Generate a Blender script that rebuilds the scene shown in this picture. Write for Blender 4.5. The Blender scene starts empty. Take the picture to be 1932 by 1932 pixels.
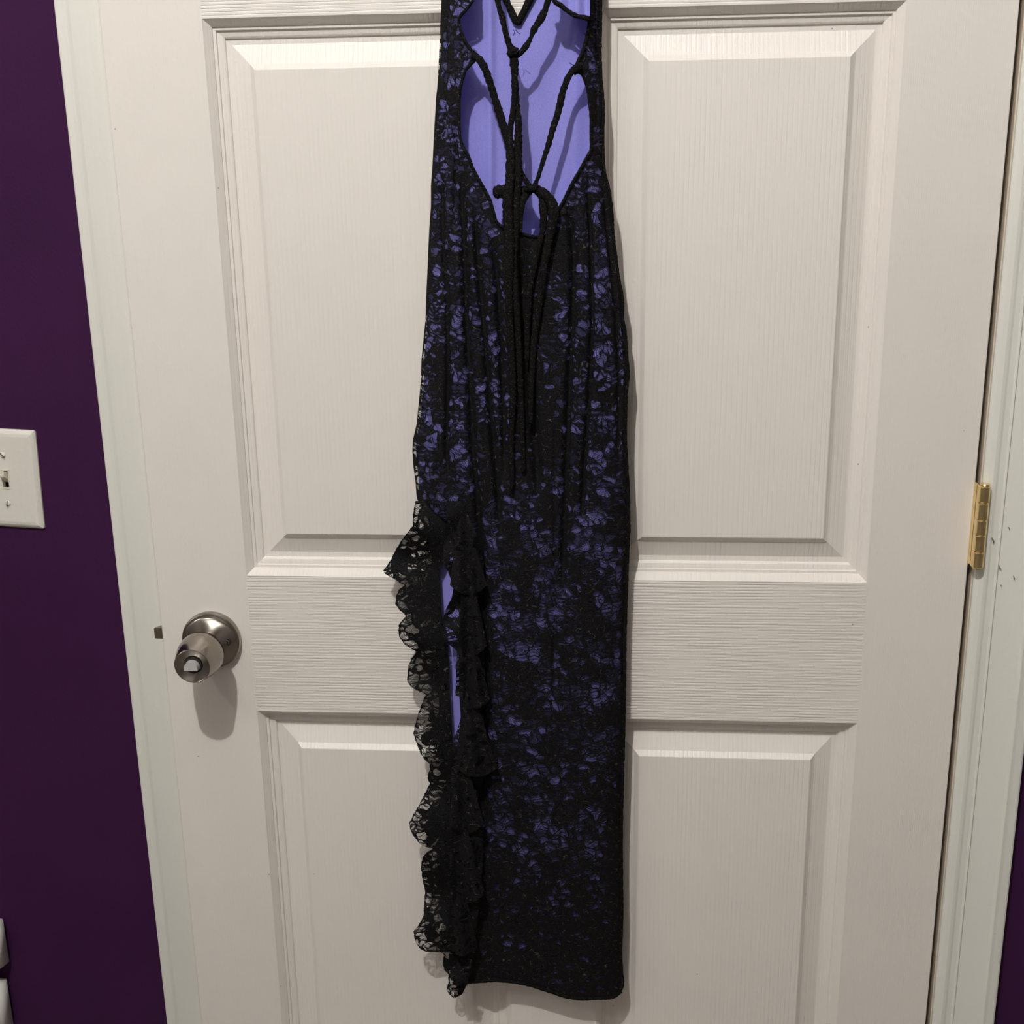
import bpy, bmesh, math, random
import numpy as np
from mathutils import Matrix, Vector
random.seed(7); rng=np.random.default_rng(5)
S=bpy.context.scene; COL=S.collection
# ---------------------------------------------------------------- camera, world, light
# "door frame": x along the door leaf, z up, y=0 the leaf's face; the leaf stands open a few degrees on its hinge
F=2316.1423750; CAM=np.array([.52562775,-1.30814696,1.4492941]); YAW,PITCH,ROLL=-.08443939,-.2815784,-.0163004
TH=math.radians(4.2); HX,HY=.9195,-.0155
_f=np.array([math.sin(YAW)*math.cos(PITCH),math.cos(YAW)*math.cos(PITCH),math.sin(PITCH)])
_r=np.array([math.cos(YAW),-math.sin(YAW),0.]); _u=np.cross(_r,_f)
RR=_r*math.cos(ROLL)+_u*math.sin(ROLL); UU=-_r*math.sin(ROLL)+_u*math.cos(ROLL); FF=_f
D2W=Matrix.Translation((HX,HY,0))@Matrix.Rotation(TH,4,'Z')@Matrix.Translation((-HX,-HY,0))
W2D=D2W.inverted()
cd=bpy.data.cameras.new('camera'); cam=bpy.data.objects.new('camera',cd); COL.objects.link(cam); S.camera=cam
cm=Matrix(((RR[0],UU[0],-FF[0],CAM[0]),(RR[1],UU[1],-FF[1],CAM[1]),(RR[2],UU[2],-FF[2],CAM[2]),(0,0,0,1)))
cam.matrix_world=D2W@cm; cd.sensor_width=36; cd.lens=F/1932*36; cd.clip_start=.01
S.view_settings.view_transform='Standard'; S.view_settings.look='None'; S.view_settings.gamma=1
S.view_settings.use_curve_mapping=False; S.view_settings.exposure=0.0
w=bpy.data.worlds.new('world'); S.world=w; w.use_nodes=True
w.node_tree.nodes['Background'].inputs[0].default_value=(1,.95,.88,1); w.node_tree.nodes['Background'].inputs[1].default_value=.02
def point(name,loc,power,size,col=(1,.975,.945)):
    l=bpy.data.lights.new(name,'POINT'); l.energy=power; l.shadow_soft_size=size; l.color=col
    o=bpy.data.objects.new(name,l); COL.objects.link(o); o.location=loc; return o
point('ceiling_bulb',D2W@Vector((.15,-1.5,2.98)),132,.022)
point('ceiling_bulb',D2W@Vector((-.95,-2.0,2.9)),17,.06)
point('lamp_bulb',D2W@Vector((-1.6,-1.35,1.85)),6.5,.04)
a=bpy.data.lights.new('fill_light','AREA'); a.energy=3; a.shape='RECTANGLE'; a.size=2.2; a.size_y=1.6; a.color=(1,.975,.945)  # unseen soft fill light, added behind the camera to lift the shadows
ao=bpy.data.objects.new('fill_light',a); COL.objects.link(ao); ao.location=(.4,-3.3,2.6); ao.rotation_euler=(math.radians(62),0,0)

# ---------------------------------------------------------------- helpers
def P(u,v,y):      # photo-measured position -> point at depth y in the door frame
    d=FF+(u-966)/F*RR-(v-966)/F*UU; t=(y-CAM[1])/d[1]; return CAM+t*d
def Pv(U,V,Y):
    U=np.asarray(U,float);V=np.asarray(V,float);Y=np.asarray(Y,float)
    d=FF+((U-966)/F)[...,None]*RR-((V-966)/F)[...,None]*UU
    return CAM+((Y-CAM[1])/d[...,1])[...,None]*d
def PW(u,v,y):     # same on the wall (world) planes
    cw=D2W@Vector(CAM); d=FF+(u-966)/F*RR-(v-966)/F*UU
    dw=(D2W.to_3x3()@Vector(d)); t=(y-cw.y)/dw.y; return cw+dw*t
def mesh(name,verts,faces,mat,parent=None,smooth=False,uv=None,attr=None):
    me=bpy.data.meshes.new(name); me.from_pydata([tuple(v) for v in verts],[],faces); me.update()
    if smooth: me.polygons.foreach_set('use_smooth',[True]*len(me.polygons))
    o=bpy.data.objects.new(name,me); COL.objects.link(o)
    if mat: me.materials.append(mat)
    if uv is not None:
        L=me.uv_layers.new(name='UVMap'); idx=np.empty(len(me.loops),dtype=np.int32); me.loops.foreach_get('vertex_index',idx)
        L.data.foreach_set('uv',np.asarray(uv)[idx].ravel())
    if attr is not None:
        A=me.attributes.new('dense','FLOAT','POINT'); A.data.foreach_set('value',np.asarray(attr,dtype=np.float32))
    if parent: o.parent=parent
    return o
def bmobj(name,bm,mat,parent=None,smooth=False):
    me=bpy.data.meshes.new(name); bm.normal_update(); bm.to_mesh(me); bm.free(); me.materials.append(mat)
    if smooth: me.polygons.foreach_set('use_smooth',[True]*len(me.polygons))
    o=bpy.data.objects.new(name,me); COL.objects.link(o)
    if parent: o.parent=parent
    return o
def box(name,a,b,mat,parent=None,bev=0):
    bm=bmesh.new(); bmesh.ops.create_cube(bm,size=1)
    c=[(a[i]+b[i])/2 for i in range(3)]; s=[abs(b[i]-a[i]) for i in range(3)]
    for v in bm.verts: v.co=Vector((v.co.x*s[0]+c[0],v.co.y*s[1]+c[1],v.co.z*s[2]+c[2]))
    if bev: bmesh.ops.bevel(bm,geom=bm.edges[:],offset=bev,segments=2,affect='EDGES',profile=.5)
    return bmobj(name,bm,mat,parent)
def lathe(name,prof,center,mat,parent,n=64,tilt=0,cap=True,axis='Y'):
    # prof: (r, h) with h measured along -Y (or +Z)
    V=[];Fc=[]
    for r,h in prof:
        for k in range(n):
            a=2*math.pi*k/n
            if axis=='Y': p=Vector((r*math.cos(a),-h,r*math.sin(a))); p=Matrix.Rotation(tilt,3,'X')@p
            else: p=Vector((r*math.cos(a),r*math.sin(a),h))
            V.append(p+Vector(center))
    for i in range(len(prof)-1):
        for k in range(n):
            q=(i*n+k,(i+1)*n+k,(i+1)*n+(k+1)%n,i*n+(k+1)%n); Fc.append(q if axis=='Y' else q[::-1])
    if cap: Fc.append(tuple(range((len(prof)-1)*n,len(prof)*n))); Fc.append(tuple(range(n))[::-1])
    o=mesh(name,V,Fc,mat,parent,True)
    bm=bmesh.new(); bm.from_mesh(o.data); bmesh.ops.recalc_face_normals(bm,faces=bm.faces[:]); bm.to_mesh(o.data); bm.free()
    m=o.modifiers.new('es','EDGE_SPLIT'); m.split_angle=math.radians(38)
    return o
def tag(o,label=None,cat=None,kind=None,group=None):
    if label:o['label']=label
    if cat:o['category']=cat
    if kind:o['kind']=kind
    if group:o['group']=group
    return o
def empty(name,loc=(0,0,0)):
    o=bpy.data.objects.new(name,None); COL.objects.link(o); o.location=loc; o.empty_display_size=.05; return o

# ---------------------------------------------------------------- materials
def nt(name):
    m=bpy.data.materials.new(name); m.use_nodes=True; t=m.node_tree; return m,t,t.nodes['Principled BSDF']
def N(t,kind,**kw):
    n=t.nodes.new(kind)
    for k,v in kw.items():
        if k in n.inputs.keys(): n.inputs[k].default_value=v
        else: setattr(n,k,v)
    return n
def math_(t,op,a,b=None,c=None,clamp=False):
    n=t.nodes.new('ShaderNodeMath'); n.operation=op; n.use_clamp=clamp
    for i,x in enumerate((a,b,c)):
        if x is None: continue
        if isinstance(x,(int,float)): n.inputs[i].default_value=x
        else: t.links.new(x,n.inputs[i])
    return n.outputs[0]
def ramp(t,fac,stops):
    n=t.nodes.new('ShaderNodeValToRGB'); t.links.new(fac,n.inputs[0]); cr=n.color_ramp
    while len(cr.elements)<len(stops): cr.elements.new(.5)
    for e,(p,c) in zip(cr.elements,stops): e.position=p; e.color=(c if len(c)==4 else (*c,1))
    return n.outputs[0]
def g(x): return (x,x,x,1)
def paint(name,col,rough=.35,grain=None,grough=.0,speck=True,spec=.5):
    m,t,b=nt(name); L=t.links
    b.inputs['Roughness'].default_value=rough; b.inputs['Specular IOR Level'].default_value=spec
    tc=N(t,'ShaderNodeTexCoord')
    big=N(t,'ShaderNodeTexNoise',Scale=3.5,Detail=3.); L.new(tc.outputs['Object'],big.inputs['Vector'])
    c=ramp(t,big.outputs[0],[(.3,[x*.965 for x in col]),(.7,col)])
    if speck:
        sp=N(t,'ShaderNodeTexVoronoi',Scale=38.); L.new(tc.outputs['Object'],sp.inputs['Vector'])
        r=math_(t,'LESS_THAN',sp.outputs['Distance'],.035)
        sel=N(t,'ShaderNodeSeparateColor'); L.new(sp.outputs['Color'],sel.inputs[0])
        r=math_(t,'MULTIPLY',r,math_(t,'LESS_THAN',sel.outputs[0],.22))
        mx=N(t,'ShaderNodeMix',data_type='RGBA'); L.new(math_(t,'MULTIPLY',r,.6),mx.inputs[0]); L.new(c,mx.inputs[6]); mx.inputs[7].default_value=(.16,.12,.08,1)
        c=mx.outputs[2]
    L.new(c,b.inputs['Base Color'])
    # roller stipple
    st=N(t,'ShaderNodeTexNoise',Scale=420.,Detail=2.); L.new(tc.outputs['Object'],st.inputs['Vector'])
    bp=N(t,'ShaderNodeBump',Strength=.5,Distance=.00018); L.new(st.outputs[0],bp.inputs['Height']); nrm=bp.outputs[0]
    blot=N(t,'ShaderNodeTexNoise',Scale=150.,Detail=1.); L.new(tc.outputs['Object'],blot.inputs['Vector'])
    br=ramp(t,blot.outputs[0],[(.60,g(0)),(.72,g(1))])
    b3=N(t,'ShaderNodeBump',Strength=.35,Distance=.0003); L.new(br,b3.inputs['Height']); L.new(nrm,b3.inputs['Normal']); nrm=b3.outputs[0]
    if grain:
        mode,amp,sc,dist=grain
        mp=N(t,'ShaderNodeMapping'); L.new(tc.outputs['Object'],mp.inputs[0])
        wv=N(t,'ShaderNodeTexWave',wave_type='BANDS'); wv.inputs['Scale'].default_value=sc; wv.inputs['Distortion'].default_value=dist
        wv.inputs['Detail'].default_value=3.; wv.inputs['Detail Roughness'].default_value=.55
        if mode=='H': mp.inputs['Scale'].default_value=(.16,0,1); wv.bands_direction='Z'; wv.inputs['Detail Scale'].default_value=.09
        else: mp.inputs['Scale'].default_value=(1,0,.10); wv.bands_direction='X'; wv.inputs['Detail Scale'].default_value=.09
        L.new(mp.outputs[0],wv.inputs['Vector'])
        # fine, uneven ticks along the grain
        mp2=N(t,'ShaderNodeMapping'); L.new(tc.outputs['Object'],mp2.inputs[0]); mp2.inputs['Scale'].default_value=(9,0,420) if mode=='H' else (420,0,9)
        n2=N(t,'ShaderNodeTexNoise',Scale=1.,Detail=2.); L.new(mp2.outputs[0],n2.inputs['Vector'])
        gr=ramp(t,wv.outputs[0],[(0,g(0)),(.16,g(.75)),(.5,g(1)),(1,g(1))])
        mod=ramp(t,n2.outputs[0],[(.36,g(0)),(.62,g(1))])
        md=N(t,'ShaderNodeTexNoise',Scale=22.,Detail=2.); L.new(tc.outputs['Object'],md.inputs['Vector'])
        keep=ramp(t,md.outputs[0],[(.33,g(.25)),(.6,g(1))])
        h=math_(t,'ADD',math_(t,'MULTIPLY',math_(t,'MULTIPLY',gr,keep),.75),math_(t,'MULTIPLY',mod,.35))
        b2=N(t,'ShaderNodeBump',Strength=1.,Distance=amp); L.new(h,b2.inputs['Height']); L.new(nrm,b2.inputs['Normal']); nrm=b2.outputs[0]
    L.new(nrm,b.inputs['Normal'])
    return m
DC=(.80,.755,.70)
m_stile=paint('door paint stile',DC,.38,('V',.00012,150,5))
m_rail=paint('door paint rail',DC,.38,('H',.00042,92,7.5))
m_panel=paint('door paint panel',DC,.42,('V',.00024,62,10),spec=.34)
m_trim=paint('trim paint',(.76,.755,.69),.32)
m_jamb=paint('jamb paint',(.60,.52,.42),.5)
m_room=paint('room wall paint',(.27,.255,.24),.6,speck=False)
m_ceil=paint('ceiling paint',(.45,.44,.42),.8,speck=False)
def wallmat():
    m,t,b=nt('purple wall paint'); L=t.links; b.inputs['Roughness'].default_value=.6; b.inputs['Specular IOR Level'].default_value=.06
    tc=N(t,'ShaderNodeTexCoord')
    n=N(t,'ShaderNodeTexNoise',Scale=6.,Detail=4.); L.new(tc.outputs['Object'],n.inputs['Vector'])
    L.new(ramp(t,n.outputs[0],[(.3,(.038,.0105,.044)),(.7,(.044,.0122,.050))]),b.inputs['Base Color'])
    s=N(t,'ShaderNodeTexNoise',Scale=260.,Detail=3.); L.new(tc.outputs['Object'],s.inputs['Vector'])
    bp=N(t,'ShaderNodeBump',Strength=.5,Distance=.0006); L.new(s.outputs[0],bp.inputs['Height']); L.new(bp.outputs[0],b.inputs['Normal'])
    return m
m_wall=wallmat()
def simple(name,col,rough=.5,metal=0.,noise=0,spec=.5,aniso=0,bump=0,nscale=200):
    m,t,b=nt(name); L=t.links; b.inputs['Roughness'].default_value=rough; b.inputs['Metallic'].default_value=metal; b.inputs['Specular IOR Level'].default_value=spec
    tc=N(t,'ShaderNodeTexCoord'); n=N(t,'ShaderNodeTexNoise',Scale=float(nscale),Detail=3.); L.new(tc.outputs['Object'],n.inputs['Vector'])
    lo=[x*(1-noise) for x in col]; L.new(ramp(t,n.outputs[0],[(.3,lo),(.7,col)]),b.inputs['Base Color'])
    if aniso:
        b.inputs['Anisotropic'].default_value=aniso
        tg=N(t,'ShaderNodeTangent',direction_type='RADIAL',axis='Y'); L.new(tg.outputs[0],b.inputs['Tangent'])
    if bump:
        bp=N(t,'ShaderNodeBump',Strength=.6,Distance=bump); L.new(n.outputs[0],bp.inputs['Height']); L.new(bp.outputs[0],b.inputs['Normal'])
    return m
m_nickel=simple('brushed nickel',(.345,.31,.27),.17,1.,.15,aniso=.9,nscale=60)
m_chrome=simple('polished nickel',(.85,.84,.83),.35,.55,.03)
m_brass=simple('polished brass',(.95,.74,.37),.26,1.,.22,nscale=90)
m_steel=simple('latch steel',(.35,.30,.25),.35,1.,.2)
m_dark=simple('dark recess',(.015,.012,.010),.9)  # near-black colour stands in for shade in the recesses and the hall
m_plate=simple('switch plate plastic',(.72,.70,.63),.28,0,.03)
m_toggle=simple('switch toggle plastic',(.74,.69,.58),.3,0,.04)
m_scr=simple('painted screw',(.70,.68,.62),.35,0,.05)
m_white=simple('white appliance plastic',(.75,.74,.70),.35,0,.04)
m_carpet=simple('carpet',(.26,.23,.20),.95,0,.35,bump=.004,nscale=180)
m_scuff=simple('scuff',(.10,.09,.07),.8)
def lavmat():
    m,t,b=nt('lavender lining knit'); L=t.links; b.inputs['Roughness'].default_value=.62; b.inputs['Specular IOR Level'].default_value=.25
    b.inputs['Sheen Weight'].default_value=.15
    tc=N(t,'ShaderNodeTexCoord')
    n=N(t,'ShaderNodeTexNoise',Scale=900.,Detail=2.); L.new(tc.outputs['Object'],n.inputs['Vector'])
    L.new(ramp(t,n.outputs[0],[(.3,(.225,.215,.61)),(.7,(.27,.26,.68))]),b.inputs['Base Color'])
    bp=N(t,'ShaderNodeBump',Strength=.4,Distance=.0002); L.new(n.outputs[0],bp.inputs['Height']); L.new(bp.outputs[0],b.inputs['Normal'])
    return m
m_lav=lavmat()
def lacemat(name,bias=0.,cell=84.,net=.46,cellmin=.30):
    m,t,b=nt(name); L=t.links
    b.inputs['Roughness'].default_value=.7; b.inputs['Specular IOR Level'].default_value=.09
    uv=N(t,'ShaderNodeUVMap'); uv.uv_map='UVMap'
    nz=N(t,'ShaderNodeTexNoise',Scale=70.,Detail=2.); L.new(uv.outputs[0],nz.inputs['Vector'])
    off=N(t,'ShaderNodeVectorMath',operation='MULTIPLY_ADD'); L.new(nz.outputs['Color'],off.inputs[0]); off.inputs[1].default_value=(.016,.015,0); L.new(uv.outputs[0],off.inputs[2])
    mp=N(t,'ShaderNodeMapping'); mp.inputs['Scale'].default_value=(.88,1.22,1); mp.inputs['Rotation'].default_value=(0,0,.35); L.new(off.outputs[0],mp.inputs[0])
    vo=N(t,'ShaderNodeTexVoronoi',feature='DISTANCE_TO_EDGE'); vo.inputs['Scale'].default_value=cell; vo.inputs['Randomness'].default_value=1.; L.new(mp.outputs[0],vo.inputs['Vector'])
    lo=N(t,'ShaderNodeTexNoise',Scale=27.,Detail=1.); L.new(uv.outputs[0],lo.inputs['Vector'])
    at=N(t,'ShaderNodeAttribute'); at.attribute_name='dense'
    thr=math_(t,'ADD',math_(t,'MULTIPLY',ramp(t,lo.outputs[0],[(.53,g(.0)),(.68,g(1))]),.27),.022+bias)
    thr=math_(t,'ADD',thr,math_(t,'MULTIPLY',at.outputs['Fac'],.34))
    win=math_(t,'SMOOTH_MIN',1.,math_(t,'MULTIPLY',math_(t,'SUBTRACT',vo.outputs['Distance'],thr),22.,clamp=True),.01)
    # wavy corded ripples between the motifs
    cn=N(t,'ShaderNodeTexNoise',Scale=95.,Detail=.6); L.new(mp.outputs[0],cn.inputs['Vector'])
    rip=ramp(t,math_(t,'ABSOLUTE',math_(t,'SUBTRACT',cn.outputs[0],.5)),[(.012,g(0)),(.026,g(1))])
    cn2=N(t,'ShaderNodeTexNoise',Scale=60.,Detail=0.); L.new(uv.outputs[0],cn2.inputs['Vector'])
    rip=math_(t,'MULTIPLY',rip,ramp(t,math_(t,'ABSOLUTE',math_(t,'SUBTRACT',cn2.outputs[0],.42)),[(.008,g(0)),(.018,g(1))]))
    win=math_(t,'MULTIPLY',win,rip)
    # fine net inside the windows
    nets=[]
    for ang in (.5,-.5):
        mm=N(t,'ShaderNodeMapping'); mm.inputs['Rotation'].default_value=(0,0,ang); L.new(off.outputs[0],mm.inputs[0])
        w2=N(t,'ShaderNodeTexWave',wave_type='BANDS'); w2.bands_direction='Y'; w2.inputs['Scale'].default_value=205.; w2.inputs['Distortion'].default_value=.6; L.new(mm.outputs[0],w2.inputs['Vector'])
        nets.append(ramp(t,w2.outputs[0],[(net-.20,g(.35)),(net+.02,g(1))]))
    hole=math_(t,'MULTIPLY',win,math_(t,'MULTIPLY',nets[0],math_(t,'ADD',math_(t,'MULTIPLY',nets[1],.5),.5)))
    vc=N(t,'ShaderNodeTexVoronoi'); vc.inputs['Scale'].default_value=cell; vc.inputs['Randomness'].default_value=1.; L.new(mp.outputs[0],vc.inputs['Vector'])
    sc_=N(t,'ShaderNodeSeparateColor'); L.new(vc.outputs['Color'],sc_.inputs[0])
    hole=math_(t,'MULTIPLY',hole,ramp(t,sc_.outputs[0],[(.0,g(cellmin)),(.25,g(cellmin+.10)),(.50,g(.9)),(1,g(1.))]))
    # fine corded ripples crossing the windows
    rp=N(t,'ShaderNodeTexWave',wave_type='BANDS'); rp.bands_direction='Y'; rp.inputs['Scale'].default_value=58.; rp.inputs['Distortion'].default_value=7.; rp.inputs['Detail'].default_value=1.; rp.inputs['Detail Scale'].default_value=.5
    L.new(off.outputs[0],rp.inputs['Vector'])
    rsel=ramp(t,sc_.outputs[1],[(.36,g(.85)),(.42,g(0))])
    hole=math_(t,'MULTIPLY',hole,math_(t,'SUBTRACT',1.,math_(t,'MULTIPLY',rsel,ramp(t,rp.outputs[0],[(.34,g(1)),(.50,g(0))]))))
    hole=math_(t,'MULTIPLY',hole,.98)
    fz=N(t,'ShaderNodeTexNoise',Scale=1500.,Detail=2.); L.new(uv.outputs[0],fz.inputs['Vector'])
    base=ramp(t,fz.outputs[0],[(.44,(.0018,.0018,.0024)),(.57,(.0058,.0056,.0064)),(.72,(.060,.056,.054))])
    # pale glints along some of the corded outlines
    gl=ramp(t,math_(t,'ABSOLUTE',math_(t,'SUBTRACT',cn.outputs[0],.46)),[(.004,g(1)),(.010,g(0))])
    gsel=N(t,'ShaderNodeTexNoise',Scale=160.,Detail=1.); L.new(uv.outputs[0],gsel.inputs['Vector'])
    gl=math_(t,'MULTIPLY',gl,ramp(t,gsel.outputs[0],[(.52,g(0)),(.60,g(1))]))
    gm=N(t,'ShaderNodeMix',data_type='RGBA'); L.new(gl,gm.inputs[0]); L.new(base,gm.inputs[6]); gm.inputs[7].default_value=(.085,.080,.078,1)
    L.new(gm.outputs[2],b.inputs['Base Color'])
    hh=math_(t,'ADD',math_(t,'MULTIPLY',hole,-1.),math_(t,'MULTIPLY',fz.outputs[0],.35))
    bp=N(t,'ShaderNodeBump',Strength=.9,Distance=.0013); L.new(hh,bp.inputs['Height']); L.new(bp.outputs[0],b.inputs['Normal'])
    tr=N(t,'ShaderNodeBsdfTransparent'); mx=N(t,'ShaderNodeMixShader')
    L.new(hole,mx.inputs[0]); L.new(b.outputs[0],mx.inputs[1]); L.new(tr.outputs[0],mx.inputs[2])
    L.new(mx.outputs[0],t.nodes['Material Output'].inputs['Surface'])
    return m
m_lace=lacemat('black floral lace',0.0)
m_lace2=lacemat('black ruffle lace',-.02,74.,cellmin=.35)
def cordmat():
    m,t,b=nt('black lace cord'); L=t.links; b.inputs['Roughness'].default_value=.75; b.inputs['Specular IOR Level'].default_value=.1
    tc=N(t,'ShaderNodeTexCoord'); n=N(t,'ShaderNodeTexNoise',Scale=700.,Detail=3.); L.new(tc.outputs['Object'],n.inputs['Vector'])
    L.new(ramp(t,n.outputs[0],[(.42,(.0022,.0021,.0023)),(.6,(.0065,.006,.006)),(.74,(.055,.05,.045))]),b.inputs['Base Color'])
    bp=N(t,'ShaderNodeBump',Strength=.9,Distance=.0012); L.new(n.outputs[0],bp.inputs['Height']); L.new(bp.outputs[0],b.inputs['Normal'])
    return m
m_cord=cordmat()

# ---------------------------------------------------------------- room shell (world frame: wall face y=0)
XL,XR,YF,ZC=-1.9,2.5,-4.0,3.12
OL,OR,OT=-.021,.9355,2.06          # rough opening
def quadmesh(name,quads,mat,parent=None):
    V=[];Fc=[]
    for q in quads:
        k=len(V); V+=q; Fc.append((k,k+1,k+2,k+3))
    return mesh(name,V,Fc,mat,parent)
def wallpiece(x0,x1,z0,z1): return [[(x0,0,z0),(x1,0,z0),(x1,0,z1),(x0,0,z1)],[(x0,.115,z0),(x0,.115,z1),(x1,.115,z1),(x1,.115,z0)]]
o=quadmesh('wall_back',wallpiece(XL,OL,0,ZC)+wallpiece(OR,XR,0,ZC)+wallpiece(OL,OR,OT,ZC),m_wall); tag(o,'dark purple painted wall around the white door','wall','structure')
o=box('wall_left',(XL-.1,YF,0),(XL,.115,ZC),m_room); tag(o,'side wall to the left of the door','wall','structure')
o=box('wall_right',(XR,YF,0),(XR+.1,.115,ZC),m_room); tag(o,'side wall to the right of the door','wall','structure')
o=box('wall_front',(XL,YF-.1,0),(XR,YF,ZC),m_room); tag(o,'wall opposite the door','wall','structure')
o=box('floor',(XL,YF,-.1),(XR,1.2,0),m_carpet); tag(o,'carpeted floor in front of the door','floor','structure')
o=box('ceiling',(XL,YF,ZC),(XR,.115,ZC+.1),m_ceil); tag(o,'white ceiling above the door','ceiling','structure')
# casing
CW=.0695
prof=[(0,0),(0,.0055),(.0012,.0072),(.005,.0090),(.0095,.0102),(.0125,.0098),(.0150,.0088),(.0205,.0086),(.0218,.0098),(.0230,.0101),(.0235,.0078),(.0245,.0074),
      (.028,.0084),(.036,.0100),(.045,.0124),(.0525,.0150),(.0548,.0166),(.0562,.0172),(.0580,.0168),(.060,.0164),(.0675,.0160),(.0692,.0150),(.0695,.0135),(.0695,0)]
def casing(name,x,sgn,z0,z1):
    V=[];Fc=[]
    for zz,mit in ((z0,0),(z1,1)):
        for s,t_ in prof: V.append((x+sgn*s,-t_,zz+(s if mit else 0)))
    n=len(prof)
    for i in range(n-1):
        q=(i,i+1,n+i+1,n+i); Fc.append(q if sgn>0 else q[::-1])
    return mesh(name,V,Fc,m_trim)
o=casing('trim_1',-.0050,-1,0,2.046); tag(o,'white moulded door casing along the latch side, left of the door','trim','structure')
o=casing('trim_2',.9190,1,0,2.046); tag(o,'white moulded door casing along the hinge side, right of the door','trim','structure')
V=[];Fc=[];n=len(prof)
for x_,sg in ((-.005,-1),(.919,1)):
    for s,t_ in prof: V.append((x_+sg*s,-t_,2.046+s))
for i in range(n-1): Fc.append((i,i+1,n+i+1,n+i))
o=mesh('trim_3',V,Fc,m_trim); tag(o,'white moulded casing over the top of the door','trim','structure')
jb=box('trim_4',(OL,.0,0),(-.003,.115,2.046),m_jamb,bev=.001); tag(jb,'door jamb on the latch side','trim','structure')
jb=box('trim_5',(.9178,.0,0),(OR,.115,2.046),m_jamb,bev=.001); tag(jb,'door jamb on the hinge side, seen in the dark gap','trim','structure')
jb=box('trim_6',(OL,.0,2.046),(OR,.115,OT),m_jamb); tag(jb,'door jamb across the top','trim','structure')
for nm,a_,b_ in (('trim_7',(-.003,.042,0),(.008,.075,2.046)),('trim_8',(.907,.042,0),(.9178,.075,2.046))):
    tag(box(nm,a_,b_,m_jamb),'door stop strip behind the leaf '+('on the latch side' if nm=='trim_7' else 'on the hinge side'),'trim','structure')
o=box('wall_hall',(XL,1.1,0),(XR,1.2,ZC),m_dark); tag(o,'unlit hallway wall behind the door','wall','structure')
def baseb(name,x0,x1,lab):
    bm=bmesh.new(); pr=[(0,0),(-.012,0),(-.012,.07),(-.009,.078),(-.005,.084),(0,.086)]
    vs=[[bm.verts.new((x,y,z)) for y,z in pr] for x in (x0,x1)]
    for i in range(len(pr)-1): bm.faces.new((vs[0][i],vs[1][i],vs[1][i+1],vs[0][i+1]))
    bm.faces.new(vs[0]); bm.faces.new(vs[1][::-1])
    tag(bmobj(name,bm,m_trim),lab,'baseboard','structure')
baseb('baseboard_left',XL,-.0755,'white baseboard left of the door'); baseb('baseboard_right',.9895,XR,'white baseboard right of the door')

# small dark scuffs in the casing paint beside the hinge
tr2=bpy.data.objects['trim_2']
for i_,pts_ in enumerate([[(1872,1016),(1876,1022),(1875,1026)],[(1885,1067),(1887,1073),(1890,1075)],[(1912,1087),(1914,1092)],[(1889,1105),(1890,1108)],[(1904,996),(1906,1000)]]):
    q_=[PW(u_,v_,-.0125) for u_,v_ in pts_]; Vv=[];Ff=[]
    for k_,p_ in enumerate(q_): Vv+=[(p_.x-.0003,-.0145 if p_.x>.953 else -.0108,p_.z),(p_.x+.0003,-.0145 if p_.x>.953 else -.0108,p_.z+.0002),(p_.x,-.0085,p_.z)]
    for k_ in range(len(q_)-1):
        for a_,b_ in ((0,1),(1,2),(2,0)): Ff.append((3*k_+a_,3*k_+b_,3*k_+3+b_,3*k_+3+a_))
    mesh('scuff_mark',Vv,Ff,m_scuff,tr2)

# ---------------------------------------------------------------- door leaf (door frame coordinates)
door=empty('door_1'); door.matrix_world=D2W; tag(door,'white six-panel door standing slightly open, black lace dress hanging on it','door','structure')
W=.914; ST=.1069; ML,MR=.404,.510; DZ0,DZ1=.008,2.040; TK=.035
ZR=[(DZ0,.235),(.8208,.9910),(1.589,1.690),(1.925,DZ1)]  # rails
PZ=[(.235,.8208),(.9910,1.589),(1.690,1.925)]
def facebox(name,x0,x1,z0,z1,mat):
    V=[(x0,0,z0),(x1,0,z0),(x1,0,z1),(x0,0,z1),(x0,TK,z0),(x1,TK,z0),(x1,TK,z1),(x0,TK,z1)]
    return mesh(name,V,[(0,1,2,3),(5,4,7,6),(4,0,3,7),(1,5,6,2),(3,2,6,7),(4,5,1,0)],mat,door)
def stile(x0,x1,side):
    r=.0012; e=x0 if side<0 else x1; V=[];Fc=[]
    pr=[(x0,0),(x1,0),(x1,TK),(x0,TK)]
    if side<0: pr=[(x0,r),(x0+r*.3,r*.3),(x0+r,0),(x1,0),(x1,TK),(x0,TK)]
    else: pr=[(x0,0),(x1-r,0),(x1-r*.3,r*.3),(x1,r),(x1,TK),(x0,TK)]
    for z in (DZ0,DZ1):
        for x,y in pr: V.append((x,y,z))
    n=len(pr)
    for i in range(n): Fc.append((i,(i+1)%n,n+(i+1)%n,n+i))
    return mesh('stile',V,Fc,m_stile,door)
stile(0,ST,-1); stile(W-ST,W,1)
for z0,z1 in ZR: facebox('rail',ST,W-ST,z0,z1,m_rail)
for z0,z1 in PZ: facebox('mullion',ML,MR,z0,z1,m_stile)
pprof=[(0,0),(.0010,.0011),(.0030,.0030),(.0055,.0054),(.0071,.0072),(.0074,.0088),(.0104,.0090),(.0109,.0114),(.0130,.0116),(.0165,.0126),(.0180,.0136),(.0186,.0156),(.0245,.0160),
       (.0440,.0088),(.0492,.0040),(.0500,.0036)]
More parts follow.
